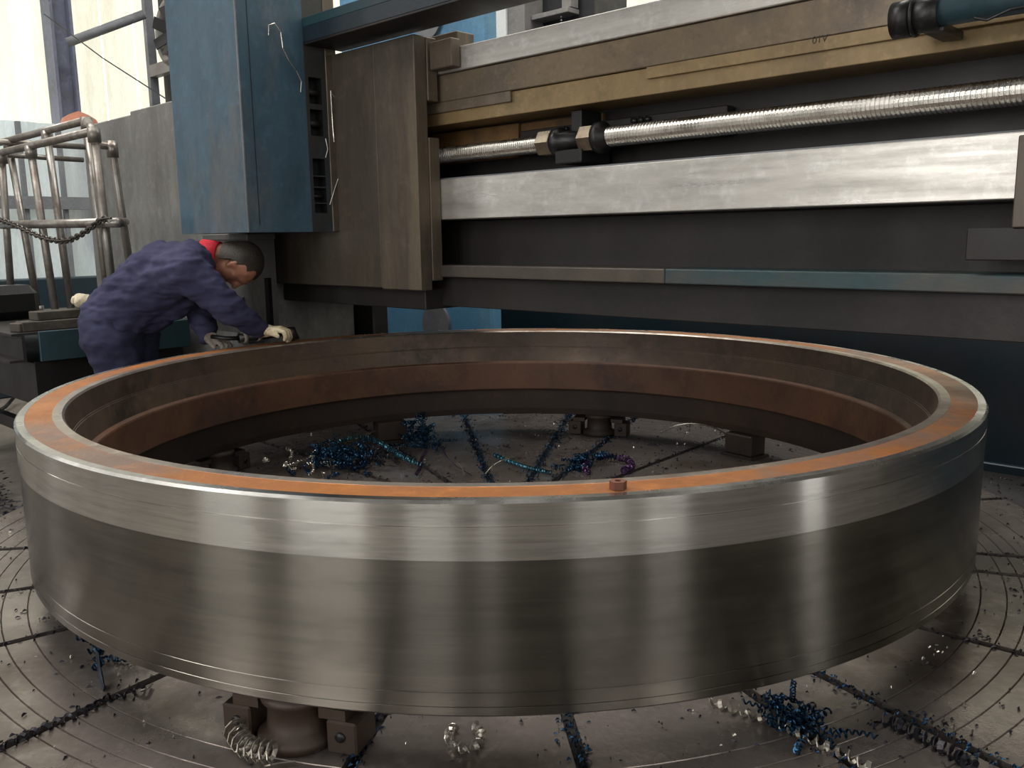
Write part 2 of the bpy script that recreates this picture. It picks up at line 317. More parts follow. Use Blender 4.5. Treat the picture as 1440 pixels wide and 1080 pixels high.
# fan unit high left of the ram
t = thing('wall_fan', 'dark round fan in a frame half hidden behind the left edge of the blue ram', 'fan', tuple(toM(P(222, 140, m=-2.3))))
def mpt(px, py, m): return toM(P(px, py, m=m))
A = mpt(199, -40, -2.3); B = mpt(212, 150, -2.3)
b = MB(); b.box(A.x, A.x+.07, A.y-.03, A.y+.06, B.z-.4, A.z+.3); b.build('frame_post', K['greysteel'], t)
b = MB(); b.box(A.x+.07, A.x+.75, A.y+.12, A.y+.2, B.z-.4, A.z+.3); b.build('back_panel', K['darkmach'], t)
H = mpt(207, 103, -2.3); b = MB(); b.box(A.x+.07, A.x+.75, A.y-.03, A.y+.06, H.z-.06, H.z+.06); b.build('cross_rail', K['machgrey'], t)
c = mpt(243, 45, -2.3); b = MB(); b.lathe([(.27, -.05), (.34, -.05), (.35, .08), (.27, .08)], 40, tuple(c+Vector((0, .02, 0))), axis='y', close=True); rim = b.build('rim', K['machgrey'], t)
for k in range(6):
    a = k*PI/3; M = Matrix.Translation(c+Vector((0, .02, 0))) @ Matrix.Rotation(a, 4, 'Y') @ Matrix.Rotation(.5, 4, 'X')
    b = MB(); b.box(-.06, .06, -.006, .006, .04, .26, M); b.build('blade', K['darkmach'], rim)
b = MB(); b.lathe([(.001, -.05), (.06, -.04), (.07, .04), (.001, .05)], 20, tuple(c+Vector((0, .02, 0))), axis='y'); b.build('hub', K['machgrey'], t)

# ------------------------------------------------------------------ machine columns, base, top
def disc(b, c, r, th, n=36): b.lathe([(.001, -th), (r, -th), (r, 0), (.001, 0)], n, c, axis='y', smooth=False)
t = thing('machine_column', 'tall sky blue machine column with round grey plates behind the brown crossrail', 'machine column', (-2.35, 2.3, FZ))
b = MB(); sm_box(b, 1.66, 3.1, -1.72, -1.62, FZ, 3.6); b.build('column_body', K['bluecol'], t, .015)
for px, py in ((600, 24), (612, 455)):
    q = toM(P(px, py, m=-1.6)); b = MB(); disc(b, (q.x, -(-1.62)+.0, q.z), .13, .02); b.build('round_plate', K['disc'], t)
t = thing('machine_base', 'broad dark blue machine base behind the ring at right', 'machine base', (-.6, 2.8, FZ))
b = MB(); sm_box(b, -4.5, 3.1, -3.2, -2.1, FZ, .80); b.build('base_body', K['base'], t, .02)
b = MB(); sm_box(b, -4.5, 1.6, -2.1, -2.06, FZ, -.02); b.build('base_kerb', K['base'], t, .005); b = MB(); sm_box(b, -4.5, 3.1, -3.1, -2.08, .80, .86); b.build('base_flange', K['base'], t)
b = MB(); b.lathe([(2.0, FZ), (2.0, -.06), (2.45, -.06), (2.45, FZ)], 48, (0, 0, 0), math.radians(-60), math.radians(85), close=True); t2 = b.build('chip_gutter', K['web'], t)
t2['label'] = 'dark chip-strewn gutter along the turntable edge'
t = thing('rear_machine', 'white post and grey cabinet with dark machinery far behind, above the crossrail', 'machine', (-3.0, 3.8, FZ))
b = MB(); sm_box(b, 3.29, 3.47, -3.62, -3.5, FZ, 4.2); b.build('white_post', K['white'], t, .005)
b = MB(); sm_box(b, 3.09, 3.285, -3.9, -3.52, FZ, 4.2); b.build('cabinet', K['machgrey'], t, .005)
b = MB(); sm_box(b, 2.52, 3.085, -4.2, -3.75, FZ, 4.2); b.build('dark_frame', K['darkmach'], t, .005)
b = MB(); sm_box(b, 2.68, 3.085, -3.75, -3.6, 2.84, 2.88); b.build('grey_arm', K['machgrey'], t, .004)
b = MB(); sm_box(b, 2.68, 2.78, -3.74, -3.64, 2.885, 3.1); b.build('arm_block', K['machgrey'], t, .004)
for k in range(6): b = MB(); b.lathe([(.001, -.012), (.012, 0), (.001, .012)], 10, (-2.80, 3.66, 2.83-.026*k)); b.build('drag_link', K['steelwire'], t)
b = MB(); sm_box(b, 2.80, 3.0, -3.70, -3.62, 2.70, 2.73); b.build('lower_arm', K['machgrey'], t, .004)
# ------------------------------------------------------------------ crossrail
cr = thing('crossrail', 'long horizontal machine crossrail with bright ways and brown oily strips', 'machine rail', (0, .6, .72))
S0, S1 = -3.4, 1.955
def rail(name, m_, m0, m1, z0, z1, s0=S0, s1=S1, bev=.003):
    b = MB(); sm_box(b, s0, s1, m0, m1, z0, z1); return b.build(name, m_, cr, bev)
rail('rail_core', K['recess'], -1.0, -.62, .74, 1.80)
rail('upper_way', K['way'], -.95, -.40, 1.713, 1.808)
rail('upper_face', K['strip'], -.64, -.415, 1.60, 1.7115)
rail('lower_strip', K['strip2'], -.64, -.425, 1.508, 1.598, bev=.002)
rail('step_strip', K['strip'], -.426, -.413, 1.558, 1.599, .335, S1, .001)
gs = rail('scale_strip', K['strip2'], -.426, -.411, 1.560, 1.598, S0, -.318, .001)
rail('stained_back', K['rustback'], -.625, -.60, 1.44, 1.50, .02, 1.0)
rail('stained_back', K['rustback'], -.625, -.58, 1.36, 1.50, .45, 1.0)
rail('cover_plate', K['recess'], -.61, -.56, 1.36, 1.462, -.55, .42)
rail('lower_way', K['way'], -.62, -.40, 1.104, 1.276)
rail('lower_way_lip', K['greysteel'], -.62, -.43, 1.276, 1.284)
rail('lower_web', K['web'], -.64, -.56, .87, 1.10)
rail('shelf', K['shelfbrown'], -.64, -.385, .855, .907, -.42, S1, bev=.004)
rail('shelf', K['teal'], -.64, -.385, .855, .907, S0, -.422, bev=.004)
rail('bottom_beam', K['web'], -.95, -.44, .722, .853)
# bolts along the underside strip
fc = bpy.data.curves.new('engraved_mark', 'FONT'); fc.body = '01V'; fc.size = .03; fc.extrude = .0006
fo = bpy.data.objects.new('engraved_mark', fc); C.objects.link(fo); dg = bpy.context.evaluated_depsgraph_get()
me = bpy.data.meshes.new_from_object(fo.evaluated_get(dg)); bpy.data.objects.remove(fo)
q = toM(P(1142, 60, m=-.411)); me.transform(Matrix.Translation(Vector((q.x, .4106, q.z-.004))-Vector(ORG[cr.name])) @ Matrix.Rotation(PI/2, 4, 'X')); me.materials.clear(); me.materials.append(K['lower'])
o = bpy.data.objects.new('engraved_mark', me); C.objects.link(o); o.parent = cr
# lead screw, with a true thread
SM, SZ = -.46, 1.386
ls = thing('lead_screw', 'long bright threaded lead screw with hexagon nuts along the crossrail', 'lead screw', (0, .46, SZ))
def thread(x0, x1, r, pitch, n=20):
    turns = int((x1-x0)/pitch); vv = []; ff = []; prof = ((0, r), (.56, r), (.68, r*.91), (.86, r*.91))
    for i in range(turns*n+1):
        a = 2*PI*i/n
        for f, rr in prof: vv.append((x0+pitch*(i/n+f), -SM+rr*math.cos(a), SZ+rr*math.sin(a)))
    for i in range(turns*n):
        for k in range(3): ff.append((4*i+k, 4*i+k+1, 4*i+k+5, 4*i+k+4))
    for i in range(turns*n-n): ff.append((4*i+3, 4*(i+n), 4*(i+n)+4, 4*i+7))
    return vv, ff
b = MB(); b.add(*thread(.12, 3.3, .037, .0135)); b.build('threaded_bar', K['screw'], ls)
b = MB(); b.add(*thread(-1.0, -.20, .033, .0115)); b.build('threaded_bar', K['screw'], ls)
def xl(prof, n=24, sm=True): return MB().lathe(prof, n, (0, -SM, SZ), axis='x', smooth=sm)
for x0 in (-.212, -.004):
    b = MB(); 
    b.lathe([(.001, x0), (.047, x0), (.051, x0+.006), (.051, x0+.068), (.047, x0+.074), (.001, x0+.074)], 6, (0, -SM, SZ), axis='x', smooth=False); b.build('hex_nut', K['nut'], ls)
xl([(.001, -.137), (.052, -.137), (.055, -.12), (.055, -.105), (.04, -.10), (.04, -.06), (.034, -.055), (.034, -.005), (.001, -.005)]).build('coupling', K['black'], ls)
xl([(.001, .07), (.058, .07), (.058, .098), (.04, .102), (.04, .12), (.001, .12)]).build('coupling', K['black'], ls)
b = MB(); b.box(-.11, .02, .42, .60, 1.30, 1.35); b.box(-.07, -.02, .47, .60, 1.34, 1.50); b.build('bearing_bracket', K['black'], ls, .004)
for x in (-.16, -.05, -.015, .17, .2, .23): MB().tube([(x, .54, 1.445), (x, .56, 1.445)], .012, 8).build('bracket_bolt', K['black'], ls)
# pipe end at top right
pe = thing('coolant_pipe', 'dark pipe with a thick ribbed end, top right on the crossrail', 'pipe', (1.24, .25, 1.575))
def xpipe(prof): return MB().lathe(prof, 24, (0, .25, 1.572), axis='x')
xpipe([(.02, 1.215), (.046, 1.215), (.046, 1.262), (.001, 1.262)]).build('pipe_end', K['black'], pe)
xpipe([(.001, 1.262), (.042, 1.262), (.042, 1.33), (.001, 1.33)]).build('ribbed_sleeve', K['black'], pe)
xpipe([(.001, 1.266), (.049, 1.266), (.049, 1.272), (.001, 1.272)]).build('clamp_ring', K['black'], pe)
xpipe([(.001, 1.33), (.034, 1.33), (.034, 2.6), (.001, 2.6)]).build('pipe_run', K['teal_beam'], pe)
b = MB(); b.tube([(1.30, .25, 1.61), (1.315, .245, 1.63), (1.33, .25, 1.62)], .007, 6); b.build('clamp_screw', K['black'], pe)
b = MB(); b.tube([(1.42, .22, 1.54), (1.45, .215, 1.528), (1.5, .22, 1.545), (1.6, .23, 1.55)], .003, 5); b.build('wire', K['black'], pe)
for x in (1.29, 1.9): MB().box(x, x+.05, .25, .41, 1.53, 1.55).build('pipe_bracket', K['black'], pe)
# second saddle at the far right edge
t = thing('right_saddle', 'worn brown saddle plate at the right edge of the picture, across the bright way', 'machine saddle', (1.9, .35, 1.03))
b = MB(); sm_box(b, -2.3, -1.508, -.40, -.345, 1.03, 1.262); b.build('saddle_plate', K['saddle'], t, .003)
b = MB(); sm_box(b, -2.3, -1.40, -.44, -.352, .945, 1.03); b.build('lower_block', K['recess'], t, .003)
b = MB(); sm_box(b, -2.3, -1.56, -.40, -.30, 1.262, 1.34); b.build('saddle_top', K['saddle'], t, .003)
# ------------------------------------------------------------------ main saddle
t = thing('saddle', 'tall brown oil-streaked saddle plate clamped on the crossrail beside the blue ram', 'machine saddle', (-1.2, .3, .80))
b = MB(); sm_box(b, .748, 1.02, -.338, -.27, .80, 1.86); b.build('front_plate', K['saddle'], t, .004)
b = MB(); sm_box(b, 1.022, 1.95, -.338, -.275, .805, 1.862); b.build('front_plate', K['saddle'], t, .004)
b = MB(); sm_box(b, .743, .80, -.396, -.338, 1.60, 1.858); b.build('top_clamp', K['saddle'], t, .004)
b = MB(); sm_box(b, .62, .795, -.5, -.398, 1.812, 1.872); b.build('top_clamp', K['saddle'], t, .004)
b = MB(); sm_box(b, .60, .735, -.398, -.345, 1.722, 1.835); b.build('wiper_block', K['saddle'], t, .004)
b = MB(); sm_box(b, .745, .81, -.398, -.338, .84, 1.45); b.build('side_gib', K['saddle'], t, .003)
b = MB(); sm_box(b, .80, 1.95, -.62, -.338, .71, .80); b.build('lower_clamp', K['web'], t, .004)
b = MB(); sm_box(b, .80, 1.95, -1.0, -.5, 1.815, 1.87); b.build('top_clamp', K['saddle'], t, .004)
# dark feed box under the saddle
t = thing('feed_box', 'dark ribbed feed box in the shadow below the saddle', 'gearbox', (-1.9, .8, FZ))
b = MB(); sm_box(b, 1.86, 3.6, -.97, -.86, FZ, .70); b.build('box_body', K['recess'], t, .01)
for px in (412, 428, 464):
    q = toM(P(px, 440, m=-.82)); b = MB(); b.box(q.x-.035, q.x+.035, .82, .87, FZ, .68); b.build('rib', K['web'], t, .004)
q = toM(P(545, 450, m=-1.2))
# beam above the saddle
t = thing('top_beam', 'dark blue steel beam running right from the ram above the saddle', 'beam', (-.9, .3, 1.9))
b = MB(); sm_box(b, -2.6, 1.34, -.34, -.13, 1.885, 1.895); b.build('beam_underside', K['recess'], t, .002)
b = MB(); sm_box(b, -2.6, 1.34, -.14, -.13, 1.895, 1.96); b.build('beam_web', K['navybeam'], t, .002)
b = MB(); sm_box(b, -2.6, 1.34, -.33, -.13, 1.96, 2.0); b.build('beam_flange', K['teal_beam'], t, .002)
t['label'] = 'dark beam with a greenish edge running right from the ram above the saddle'
# ------------------------------------------------------------------ blue ram with slotted side
def holed(b, x, y0, y1, z0, z1, holes, d, mi=0):
    """plate at x (facing +x) in the (y,z) plane, rectangular pockets of depth d"""
    ys = sorted({y0, y1} | {h[0] for h in holes} | {h[1] for h in holes}); zs = sorted({z0, z1} | {h[2] for h in holes} | {h[3] for h in holes})
    for a0, a1 in zip(ys, ys[1:]):
        for c0, c1 in zip(zs, zs[1:]):
            hole = any(h[0] <= a0+1e-6 and h[1] >= a1-1e-6 and h[2] <= c0+1e-6 and h[3] >= c1-1e-6 for h in holes)
            if not hole: b.add([(x, a0, c0), (x, a1, c0), (x, a1, c1), (x, a0, c1)], [(0, 1, 2, 3)], mi=mi)
    for h in holes:
        p = [(h[0], h[2]), (h[1], h[2]), (h[1], h[3]), (h[0], h[3])]
        for i in range(4):
            u, v = p[i], p[(i+1) % 4]; b.add([(x, *u), (x-d, *u), (x-d, *v), (x, *v)], [(0, 1, 2, 3)], mi=1)
        b.add([(x-d, *q) for q in p], [(3, 2, 1, 0)], mi=1)
ram = thing('ram', 'large worn blue rectangular ram hanging over the ring wall, wires down its side', 'machine ram', (-1.64, 0, 1.062))
hol = []
for z0, z1 in ((1.636, 1.752), (1.495, 1.612), (1.318, 1.394), (1.268, 1.312), (1.195, 1.262), (1.148, 1.19)):
    hol.append((.146, .214, z0, z1))
b = MB(); x0, x1, y0, y1, z0, z1 = -1.955, -1.335, -.20, .265, 1.062, 3.4
holed(b, x1, y0, .128, z0, z1, [], .06); holed(b, x1, .128, y1, z0, z1, hol, .06, 2)
b.add([(x0, y0, z0), (x0, y1, z0), (x1, y1, z0), (x1, y0, z0), (x0, y0, z1), (x0, y1, z1), (x1, y1, z1), (x1, y0, z1)], [(0, 1, 2, 3), (4, 7, 6, 5), (0, 3, 7, 4), (0, 4, 5, 1), (1, 5, 6, 2)])
b.build('ram_body', [K['ramblue'], K['black'], K['bare']], ram)
b = MB(); b.box(-1.3345, -1.333, -.145+.0, -.143, 1.09, 3.3); b.build('seam', K['black'], ram)
b = MB(); b.box(-1.40, -1.33, .24, .30, 1.062, 3.2); b.build('corner_strip', K['saddle'], ram, .003)
b = MB(); b.box(-1.337, -1.331, -.203, -.197, 1.062, 3.4); b.build('corner_edge', K['greysteel'], ram)
for hz in ((1.690, .03), (1.552, .03), (1.226, .02)):
    b = MB(); b.tube([(-1.36, .15, hz[0]), (-1.36, .21, hz[0])], hz[1]*.5, 8); b.build('slot_bar', K['web'], ram)
def pw(px, py): q = toM(P(px, py, s=1.335)); return Vector((-1.325, q.y, q.z))
for pts in (((376, 50), (376, 36), (384, 33), (393, 46), (396, 68), (404, 85), (415, 100), (422, 115), (421, 130)), ((463, 128), (466, 180), (468, 200)), ((463, 128), (470, 140), (476, 155)), ((456, 195), (459, 210), (456, 222)), ((492, 55), (482, 85), (480, 130), (487, 180), (481, 230), (470, 262), (462, 288)), ((495, 58), (487, 100), (483, 150), (488, 200))):
    b = MB(); b.tube([pw(*p) for p in pts], .0022, 5); b.build('wire', K['steelwire'], ram)
# tool head below the ram
t = thing('tool_head', 'grey iron tool head with bolt holes below the blue ram, by the worker', 'tool head', (-1.6, 0, .6))
x0, x1, y0, y1, z0, z1 = -2.20, -1.78, .05, .195, .56, 1.03
b = MB(); holed(b, x1, y0, y1, z0, z1, [(.125, .165, .60, .84)], .03)
b.add([(x0, y0, z0), (x0, y1, z0), (x1, y1, z0), (x1, y0, z0), (x0, y0, z1), (x0, y1, z1), (x1, y1, z1), (x1, y0, z1)], [(0, 1, 2, 3), (4, 7, 6, 5), (0, 3, 7, 4), (0, 4, 5, 1), (1, 5, 6, 2)])
hb = b.build('head_body', [K['tool'], K['black']], t)
for px in (317, 342):
    q = toM(P(px, 421, m=-.05)); b = MB(); b.lathe([(.001, .044), (.016, .044), (.016, .055), (.001, .055)], 14, (q.x, 0, q.z), axis='y'); b.build('bolt_hole', K['black'], hb)
b = MB(); b.box(-2.22, -1.77, .04, .197, 1.03, 1.0605); b.build('top_flange', K['tool'], t, .003)
b = MB(); b.box(-2.0, -1.9, .08, .18, .50, .56); b.build('tool_bit', K['tool'], t, .003)
# grey end cover on the left
t = thing('end_cover', 'large pale grey weathered cover plate left of the blue ram, behind the worker', 'machine cover', (-3.3, .2, FZ))
b = MB(); sm_box(b, 1.96, 3.33, -.8, -.20, .35, 1.815); b.build('cover_plate', K['grayplate'], t, .006)
b = MB(); sm_box(b, 3.335, 4.12, -.8, -.215, .35, 1.80); b.build('cover_plate', K['grayplate'], t, .006)
b = MB(); sm_box(b, 1.96, 4.0, -.8, -.3, FZ, .35); b.build('cover_foot', K['web'], t, .006)
b = MB(); sm_box(b, 1.958, 1.99, -.3, -.19, .36, 1.83); b.build('edge_strip', K['greysteel'], t, .003)

# ------------------------------------------------------------------ turntable
TR = 1.94
tt = thing('turntable', 'round iron turntable with T-slots and turned grooves under the ring', 'turntable', RC, 'W')
WR = tuple(RC)
def tt_mb(b, name, m_, bev=0): return b.build(name, m_, tt, bev)
b = MB(); b.lathe([(.001, -.032), (1.93, -.032), (1.93, FZ+.02), (.001, FZ+.02)], 96, WR); tt_mb(b, 'table_base', K['slot'])
angs = sorted([-172, -158, -143.8, -126, -101.3, -84, -65.8, -57.6, -40.5, -21.2, -15.2, 4.8, 26, 48.6, 67.5, 79, 97.6, 116, 134, 152, 170])
rads = [1.545, 1.61, 1.655, 1.70, 1.765, 1.84]
def sector(a0, a1):
    prof = [(.12, 0)]
    for r in rads: prof += [(r-.0022, 0), (r, -.004), (r+.0022, 0)]
    prof += [(TR-.008, 0), (TR, -.008), (TR, -.05)]
    vv = []; ff = []; n = max(3, int((a1-a0)*24)); k = len(prof); hw = .014
    for r, h in prof:
        d = math.asin(min(.9, hw/r)); b0, b1 = a0+d, a1-d
        if b1 < b0: b0 = b1 = (a0+a1)/2
        for i in range(n+1):
            a = b0+(b1-b0)*i/n; vv.append((RC.x+r*math.cos(a), RC.y+r*math.sin(a), h))
    for q in range(k-1):
        for i in range(n): ff.append((q*(n+1)+i, q*(n+1)+i+1, (q+1)*(n+1)+i+1, (q+1)*(n+1)+i))
    for e in (0, n):                                             # slot walls
        o = len(vv)
        for q in range(k): x, y, h = vv[q*(n+1)+e]; vv.append((x, y, -.05))
        for q in range(k-1): ff.append((q*(n+1)+e, (q+1)*(n+1)+e, o+q+1, o+q))
    return vv, ff
for i, a in enumerate(angs):
    a1 = angs[(i+1) % len(angs)] + (360 if i == len(angs)-1 else 0)
    b = MB(); b.add(*sector(math.radians(a), math.radians(a1))); tt_mb(b, 'table_sector', K['table'])
b = MB(); b.lathe([(.001, .004), (.14, .004), (.15, -.03)], 32, WR); tt_mb(b, 'hub_plate', K['table'])
# ------------------------------------------------------------------ support jacks
def pol(deg, r, z=0): return RC+Vector((r*math.cos(math.radians(deg)), r*math.sin(math.radians(deg)), z))
def jack(deg, label, r=1.455):
    c = pol(deg, r); t = thing('support_jack', label, 'support', c, 'W', 'supports under the ring')
    t.rotation_euler = (0, 0, math.radians(deg)-PI/2); ORG[t.name] = (0, 0, 0)
    b = MB(); b.lathe([(.001, .0006), (.085, .0006), (.085, .02), (.066, .03), (.062, .085), (.075, .095), (.075, .1095), (.001, .1095)], 28); b.build('post', K['lower'], t)
    for sx in (-1, 1):
        b = MB(); b.box(min(sx*.088, sx*.155), max(sx*.088, sx*.155), -.045, .045, .0008, .072); sb = b.build('side_block', K['lower'], t, .004)
        b = MB(); b.lathe([(.001, -.049), (.011, -.049), (.011, -.044), (.001, -.044)], 10, (sx*.12, 0, .04), axis='y'); b.build('bolt', K['black'], sb)
        b = MB(); b.lathe([(.001, .044), (.011, .044), (.011, .049), (.001, .049)], 10, (sx*.12, 0, .04), axis='y'); b.build('bolt', K['black'], sb)
        b = MB(); b.prism([(-.04, .072), (.04, .072), (.04, .095), (-.04, .09)], min(sx*.07, sx*.13), max(sx*.07, sx*.13)); b.build('wedge', K['lower'], t)
    return t
jack(-107, 'round support jack with side blocks under the near edge of the ring')
jack(70.5, 'dark support jack with side blocks under the far wall, inside the ring')
jack(152, 'support jack hidden in shadow under the left wall of the ring')
def block(px, py, label, sx=.075, sy=.11, h=.108):
    q = P(px, py, z=0); a = math.atan2((q-RC).y, (q-RC).x); q = pol(math.degrees(a), 1.42)
    t = thing('packing_block', label, 'block', q, 'W', 'packing blocks inside the ring'); t.rotation_euler = (0, 0, a-PI/2); ORG[t.name] = (0, 0, 0)
    b = MB(); b.box(-sx, sx, -sy/2, sy/2, .012, h); b.build('body', K['lower'], t, .006)
    b = MB(); b.box(-sx-.012, sx+.012, -sy/2-.012, sy/2+.012, .0005, .012); b.build('foot', K['lower'], t)
block(516, 597, 'brown packing block inside the ring, under its far left wall')
block(1105, 625, 'dark upright packing block inside the ring at far right')
# ------------------------------------------------------------------ the ring
ZB, ZT = .11, .546
rg = thing('steel_ring', 'huge turned steel ring with a rusty orange top and bright outer band', 'steel ring', RC, 'W')
def ringpart(name, prof, m_, n=256):
    b = MB(); b.lathe(prof, n, WR, hard=True); return b.build(name, m_, rg)
BZ = .428
ringpart('outer_wall', [(RO-.006, ZB), (RO, ZB+.006), (RO, ZB+.022), (RO-.0016, ZB+.023), (RO-.0016, ZB+.025), (RO, ZB+.026), (RO, ZB+.052), (RO-.0012, ZB+.053), (RO-.0012, ZB+.055), (RO, ZB+.056), (RO, BZ)], K['matte'])
zg = .497
ringpart('polished_band', [(RO, BZ), (RO+.0015, BZ+.001), (RO+.0015, zg-.0015), (RO, zg-.001), (RO, zg+.001), (RO+.0015, zg+.0015), (RO+.0015, ZT-.006)], K['polish'])
ringpart('outer_edge', [(RO+.0015, ZT-.006), (RO-.004, ZT), (RO-.024, ZT)], K['edge'])
ringpart('top_face', [(RO-.024, ZT), (RO-.025, ZT-.0006), (1.434, ZT-.0006), (1.433, ZT)], K['rust'])
ringpart('inner_edge', [(1.433, ZT), (1.408, ZT), (1.402, ZT-.006)], K['edge_worn'])
ringpart('upper_inner_wall', [(1.402, ZT-.006), (1.394, .468), (1.391, .467), (1.391, .463), (1.388, .462), (1.372, .394)], K['inner'])
ringpart('inner_flange', [(1.372, .394), (1.356, .388), (1.354, .382), (1.357, .252), (1.362, .247), (1.40, .247)], K['flange'])
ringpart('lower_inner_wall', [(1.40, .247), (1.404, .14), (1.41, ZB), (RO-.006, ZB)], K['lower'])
# small rusty nut lying on the rim
q = P(869, 687, z=ZT); b = MB(); b.lathe([(.007, .0), (.017, 0), (.017, .016), (.007, .016)], 6, tuple(q), smooth=False, close=True)
tag(b.build('hex_nut', K['nutrust'], frame='W', org=tuple(q)), 'small dark rusty nut lying on the near orange rim of the ring', 'nut')
# ------------------------------------------------------------------ pipe rack and platform, left
def V(px, py, **k): return toM(P(px, py, **k))
pf = thing('platform', 'dark teal channel steel platform under the pipe rack, left of the worker', 'platform', (-3.2, -.4, FZ))
ZP = .585
b = MB(); sm_box(b, 2.62, 4.3, -.15, .80, ZP-.012, ZP); b.build('deck', K['web'], pf)
b = MB(); sm_box(b, 2.60, 2.62, -.12, .68, .435, ZP+.004); b.build('side_beam', K['teal_beam'], pf, .003)
b = MB(); sm_box(b, 2.62, 4.3, .74, .755, .44, ZP-.012); sm_box(b, 2.62, 4.3, .755, .82, .44, .452); b.build('front_channel', K['web'], pf)
b = MB(); sm_box(b, 2.66, 4.3, -.1, .70, .20, .43); b.build('under_box', K['recess'], pf, .006)
for s in (2.75, 4.1):
    for m in (-.02, .62): b = MB(); sm_box(b, s-.05, s+.05, m-.05, m+.05, FZ, .2); b.build('leg', K['recess'], pf, .004)
b = MB(); sm_box(b, 2.7, 4.2, .55, .60, -.05, .02); b.build('cross_bar', K['recess'], pf)
rk = thing('pipe_rack', 'welded grey pipe rack with upright bars on the platform, left', 'rack', (-3.1, -.35, ZP))
def pp(name, pts, r=.021, m_='pipe'): b = MB(); b.tube(pts, r, 10); return b.build(name, K[m_], rk)
def fit(p, r=.031, h=.045, par=None): b = MB(); d = Vector((0, 0, 1)); b.tube([Vector(p)-d*h, Vector(p)+d*h], r, 12); return b.build('pipe_fitting', K['pipe'], par or rk)
fa, fb = V(-60, 228, m=.40), V(132, 186, m=.40); ba, bb = V(-60, 214, m=.30), V(122, 172, m=.30)
fb.z = fa.z = (fa.z+fb.z)/2; ba.z = bb.z = (ba.z+bb.z)/2
pp('top_rail', [fa, fb]); pp('top_rail', [ba, bb])
def upright(top, px, py, m, zb=ZP):
    q = V(px, py, m=m); q = Vector((q.x, q.y, zb)); ur = pp('upright', [top, q]); fit(top+Vector((0, 0, -.02)), h=.035, par=ur)
    b = MB(); b.tube([q, q+Vector((0, 0, .06))], .03, 12); b.build('socket', K['pipe'], ur); return q
upright(fb, 163, 440, .40); upright(V(43, 209, m=.40), 78, 432, .40); upright(V(2, 217, m=.40), 19, 452, .40)
upright(bb, 154, 430, .30); upright(V(66, 188, m=.30), 100, 428, .30); upright(V(12, 201, m=.30), 54, 432, .30)
pp('cross_rail', [fb, bb]); pp('mid_rail', [V(-40, 317, m=.425), V(168, 313, m=.425)], .024)
ra, rb, rc = V(128, 203, m=.22), V(158, 210, m=.12), V(190, 400, m=.12); rc.z = ZP
pp('rear_upright', [ra, V(150, 205, m=.15), rb, rb+Vector((.004, 0, -.04)), rc]); fit(rb)
pp('rear_rail', [V(-20, 198, s=3.9), V(125, 207, s=3.9)], .018); pp('rear_rail', [V(-20, 216, s=3.9), V(117, 225, s=3.9)], .016)
pp('mid_rail', [V(168, 313, m=.40), V(176, 312, m=.12)], .022)
ch = thing('chain', 'steel link chain hanging slack across the pipe rack', 'chain', tuple(V(75, 320, m=.46)))
cps = [V(px, py, m=.47) for px, py in ((-22, 306), (0, 309), (20, 316), (37, 324), (54, 332), (70, 337), (86, 339), (100, 337), (114, 330), (126, 322), (135, 314), (142, 309), (150, 307), (157, 307))]
def resample(pts, step):
    out = [Vector(pts[0])]; need = step
    for p, q in zip(pts, pts[1:]):
        p = Vector(p); q = Vector(q); L_ = (q-p).length; t = need
        while t <= L_: out.append(p+(q-p)*(t/L_)); t += step
        need = t-L_
    return out
lk = MB()
lk.tube([((.021 if abs(math.sin(a)) < 2 else 0)*math.cos(a)*1.25, .013*math.sin(a), 0) for a in [2*PI*i/12 for i in range(12)]], .0055, 6, closed=True)
link0 = None; cp = resample(cps, .037)
for i, (p, q) in enumerate(zip(cp, cp[1:])):
    d = (q-p).normalized(); y = Vector((0, 0, 1)).cross(d).normalized(); z = d.cross(y)
    if i % 2: y, z = z, -y
    M = Matrix(((d.x, y.x, z.x, 0), (d.y, y.y, z.y, 0), (d.z, y.z, z.z, 0), (0, 0, 0, 1)))
    if link0 is None:
        o = lk.build('link', K['chain'], None, 0, 'W'); o.parent = ch; link0 = o
    else: o = link0.copy(); C.objects.link(o)
    o.matrix_local = Matrix.Translation((p+q)/2-Vector(ORG[ch.name])) @ M
# loose things on the platform
def mbox(name, label, cat, px, py, s, dx, dy, dz, m_, z0=None, rot=0, bev=.004):
    q = V(px, py, s=s); z0 = q.z if z0 is None else z0
    b = MB(); M = Matrix.Translation((q.x, q.y, z0)) @ Matrix.Rotation(rot, 4, 'Z'); b.box(-dx, dx, -dy, dy, 0, dz, M)
    return tag(b.build(name, K[m_], bevel=bev, org=(q.x, q.y, z0)), label, cat, 'wooden blocks on the platform' if name == 'wooden_block' else None)
mbox('wooden_block', 'long oily wooden block on the platform edge above the teal beam', 'block', 82, 452, 2.72, .055, .19, .05, 'wood', ZP+.001)
mbox('wooden_block', 'upper oily wooden block stacked on the longer one beside the worker', 'block', 85, 440, 2.74, .05, .14, .045, 'wood', ZP+.052, .1)
mbox('wooden_block', 'small square dark block by the foot of the front rack post', 'block', 32, 450, 2.72, .04, .05, .045, 'wood', ZP+.001, .3)
mbox('steel_lump', 'dark rounded machine part at the far left edge behind the rack post', 'machine part', 8, 430, 3.6, .12, .16, .20, 'black', ZP+.001, .2, .05)
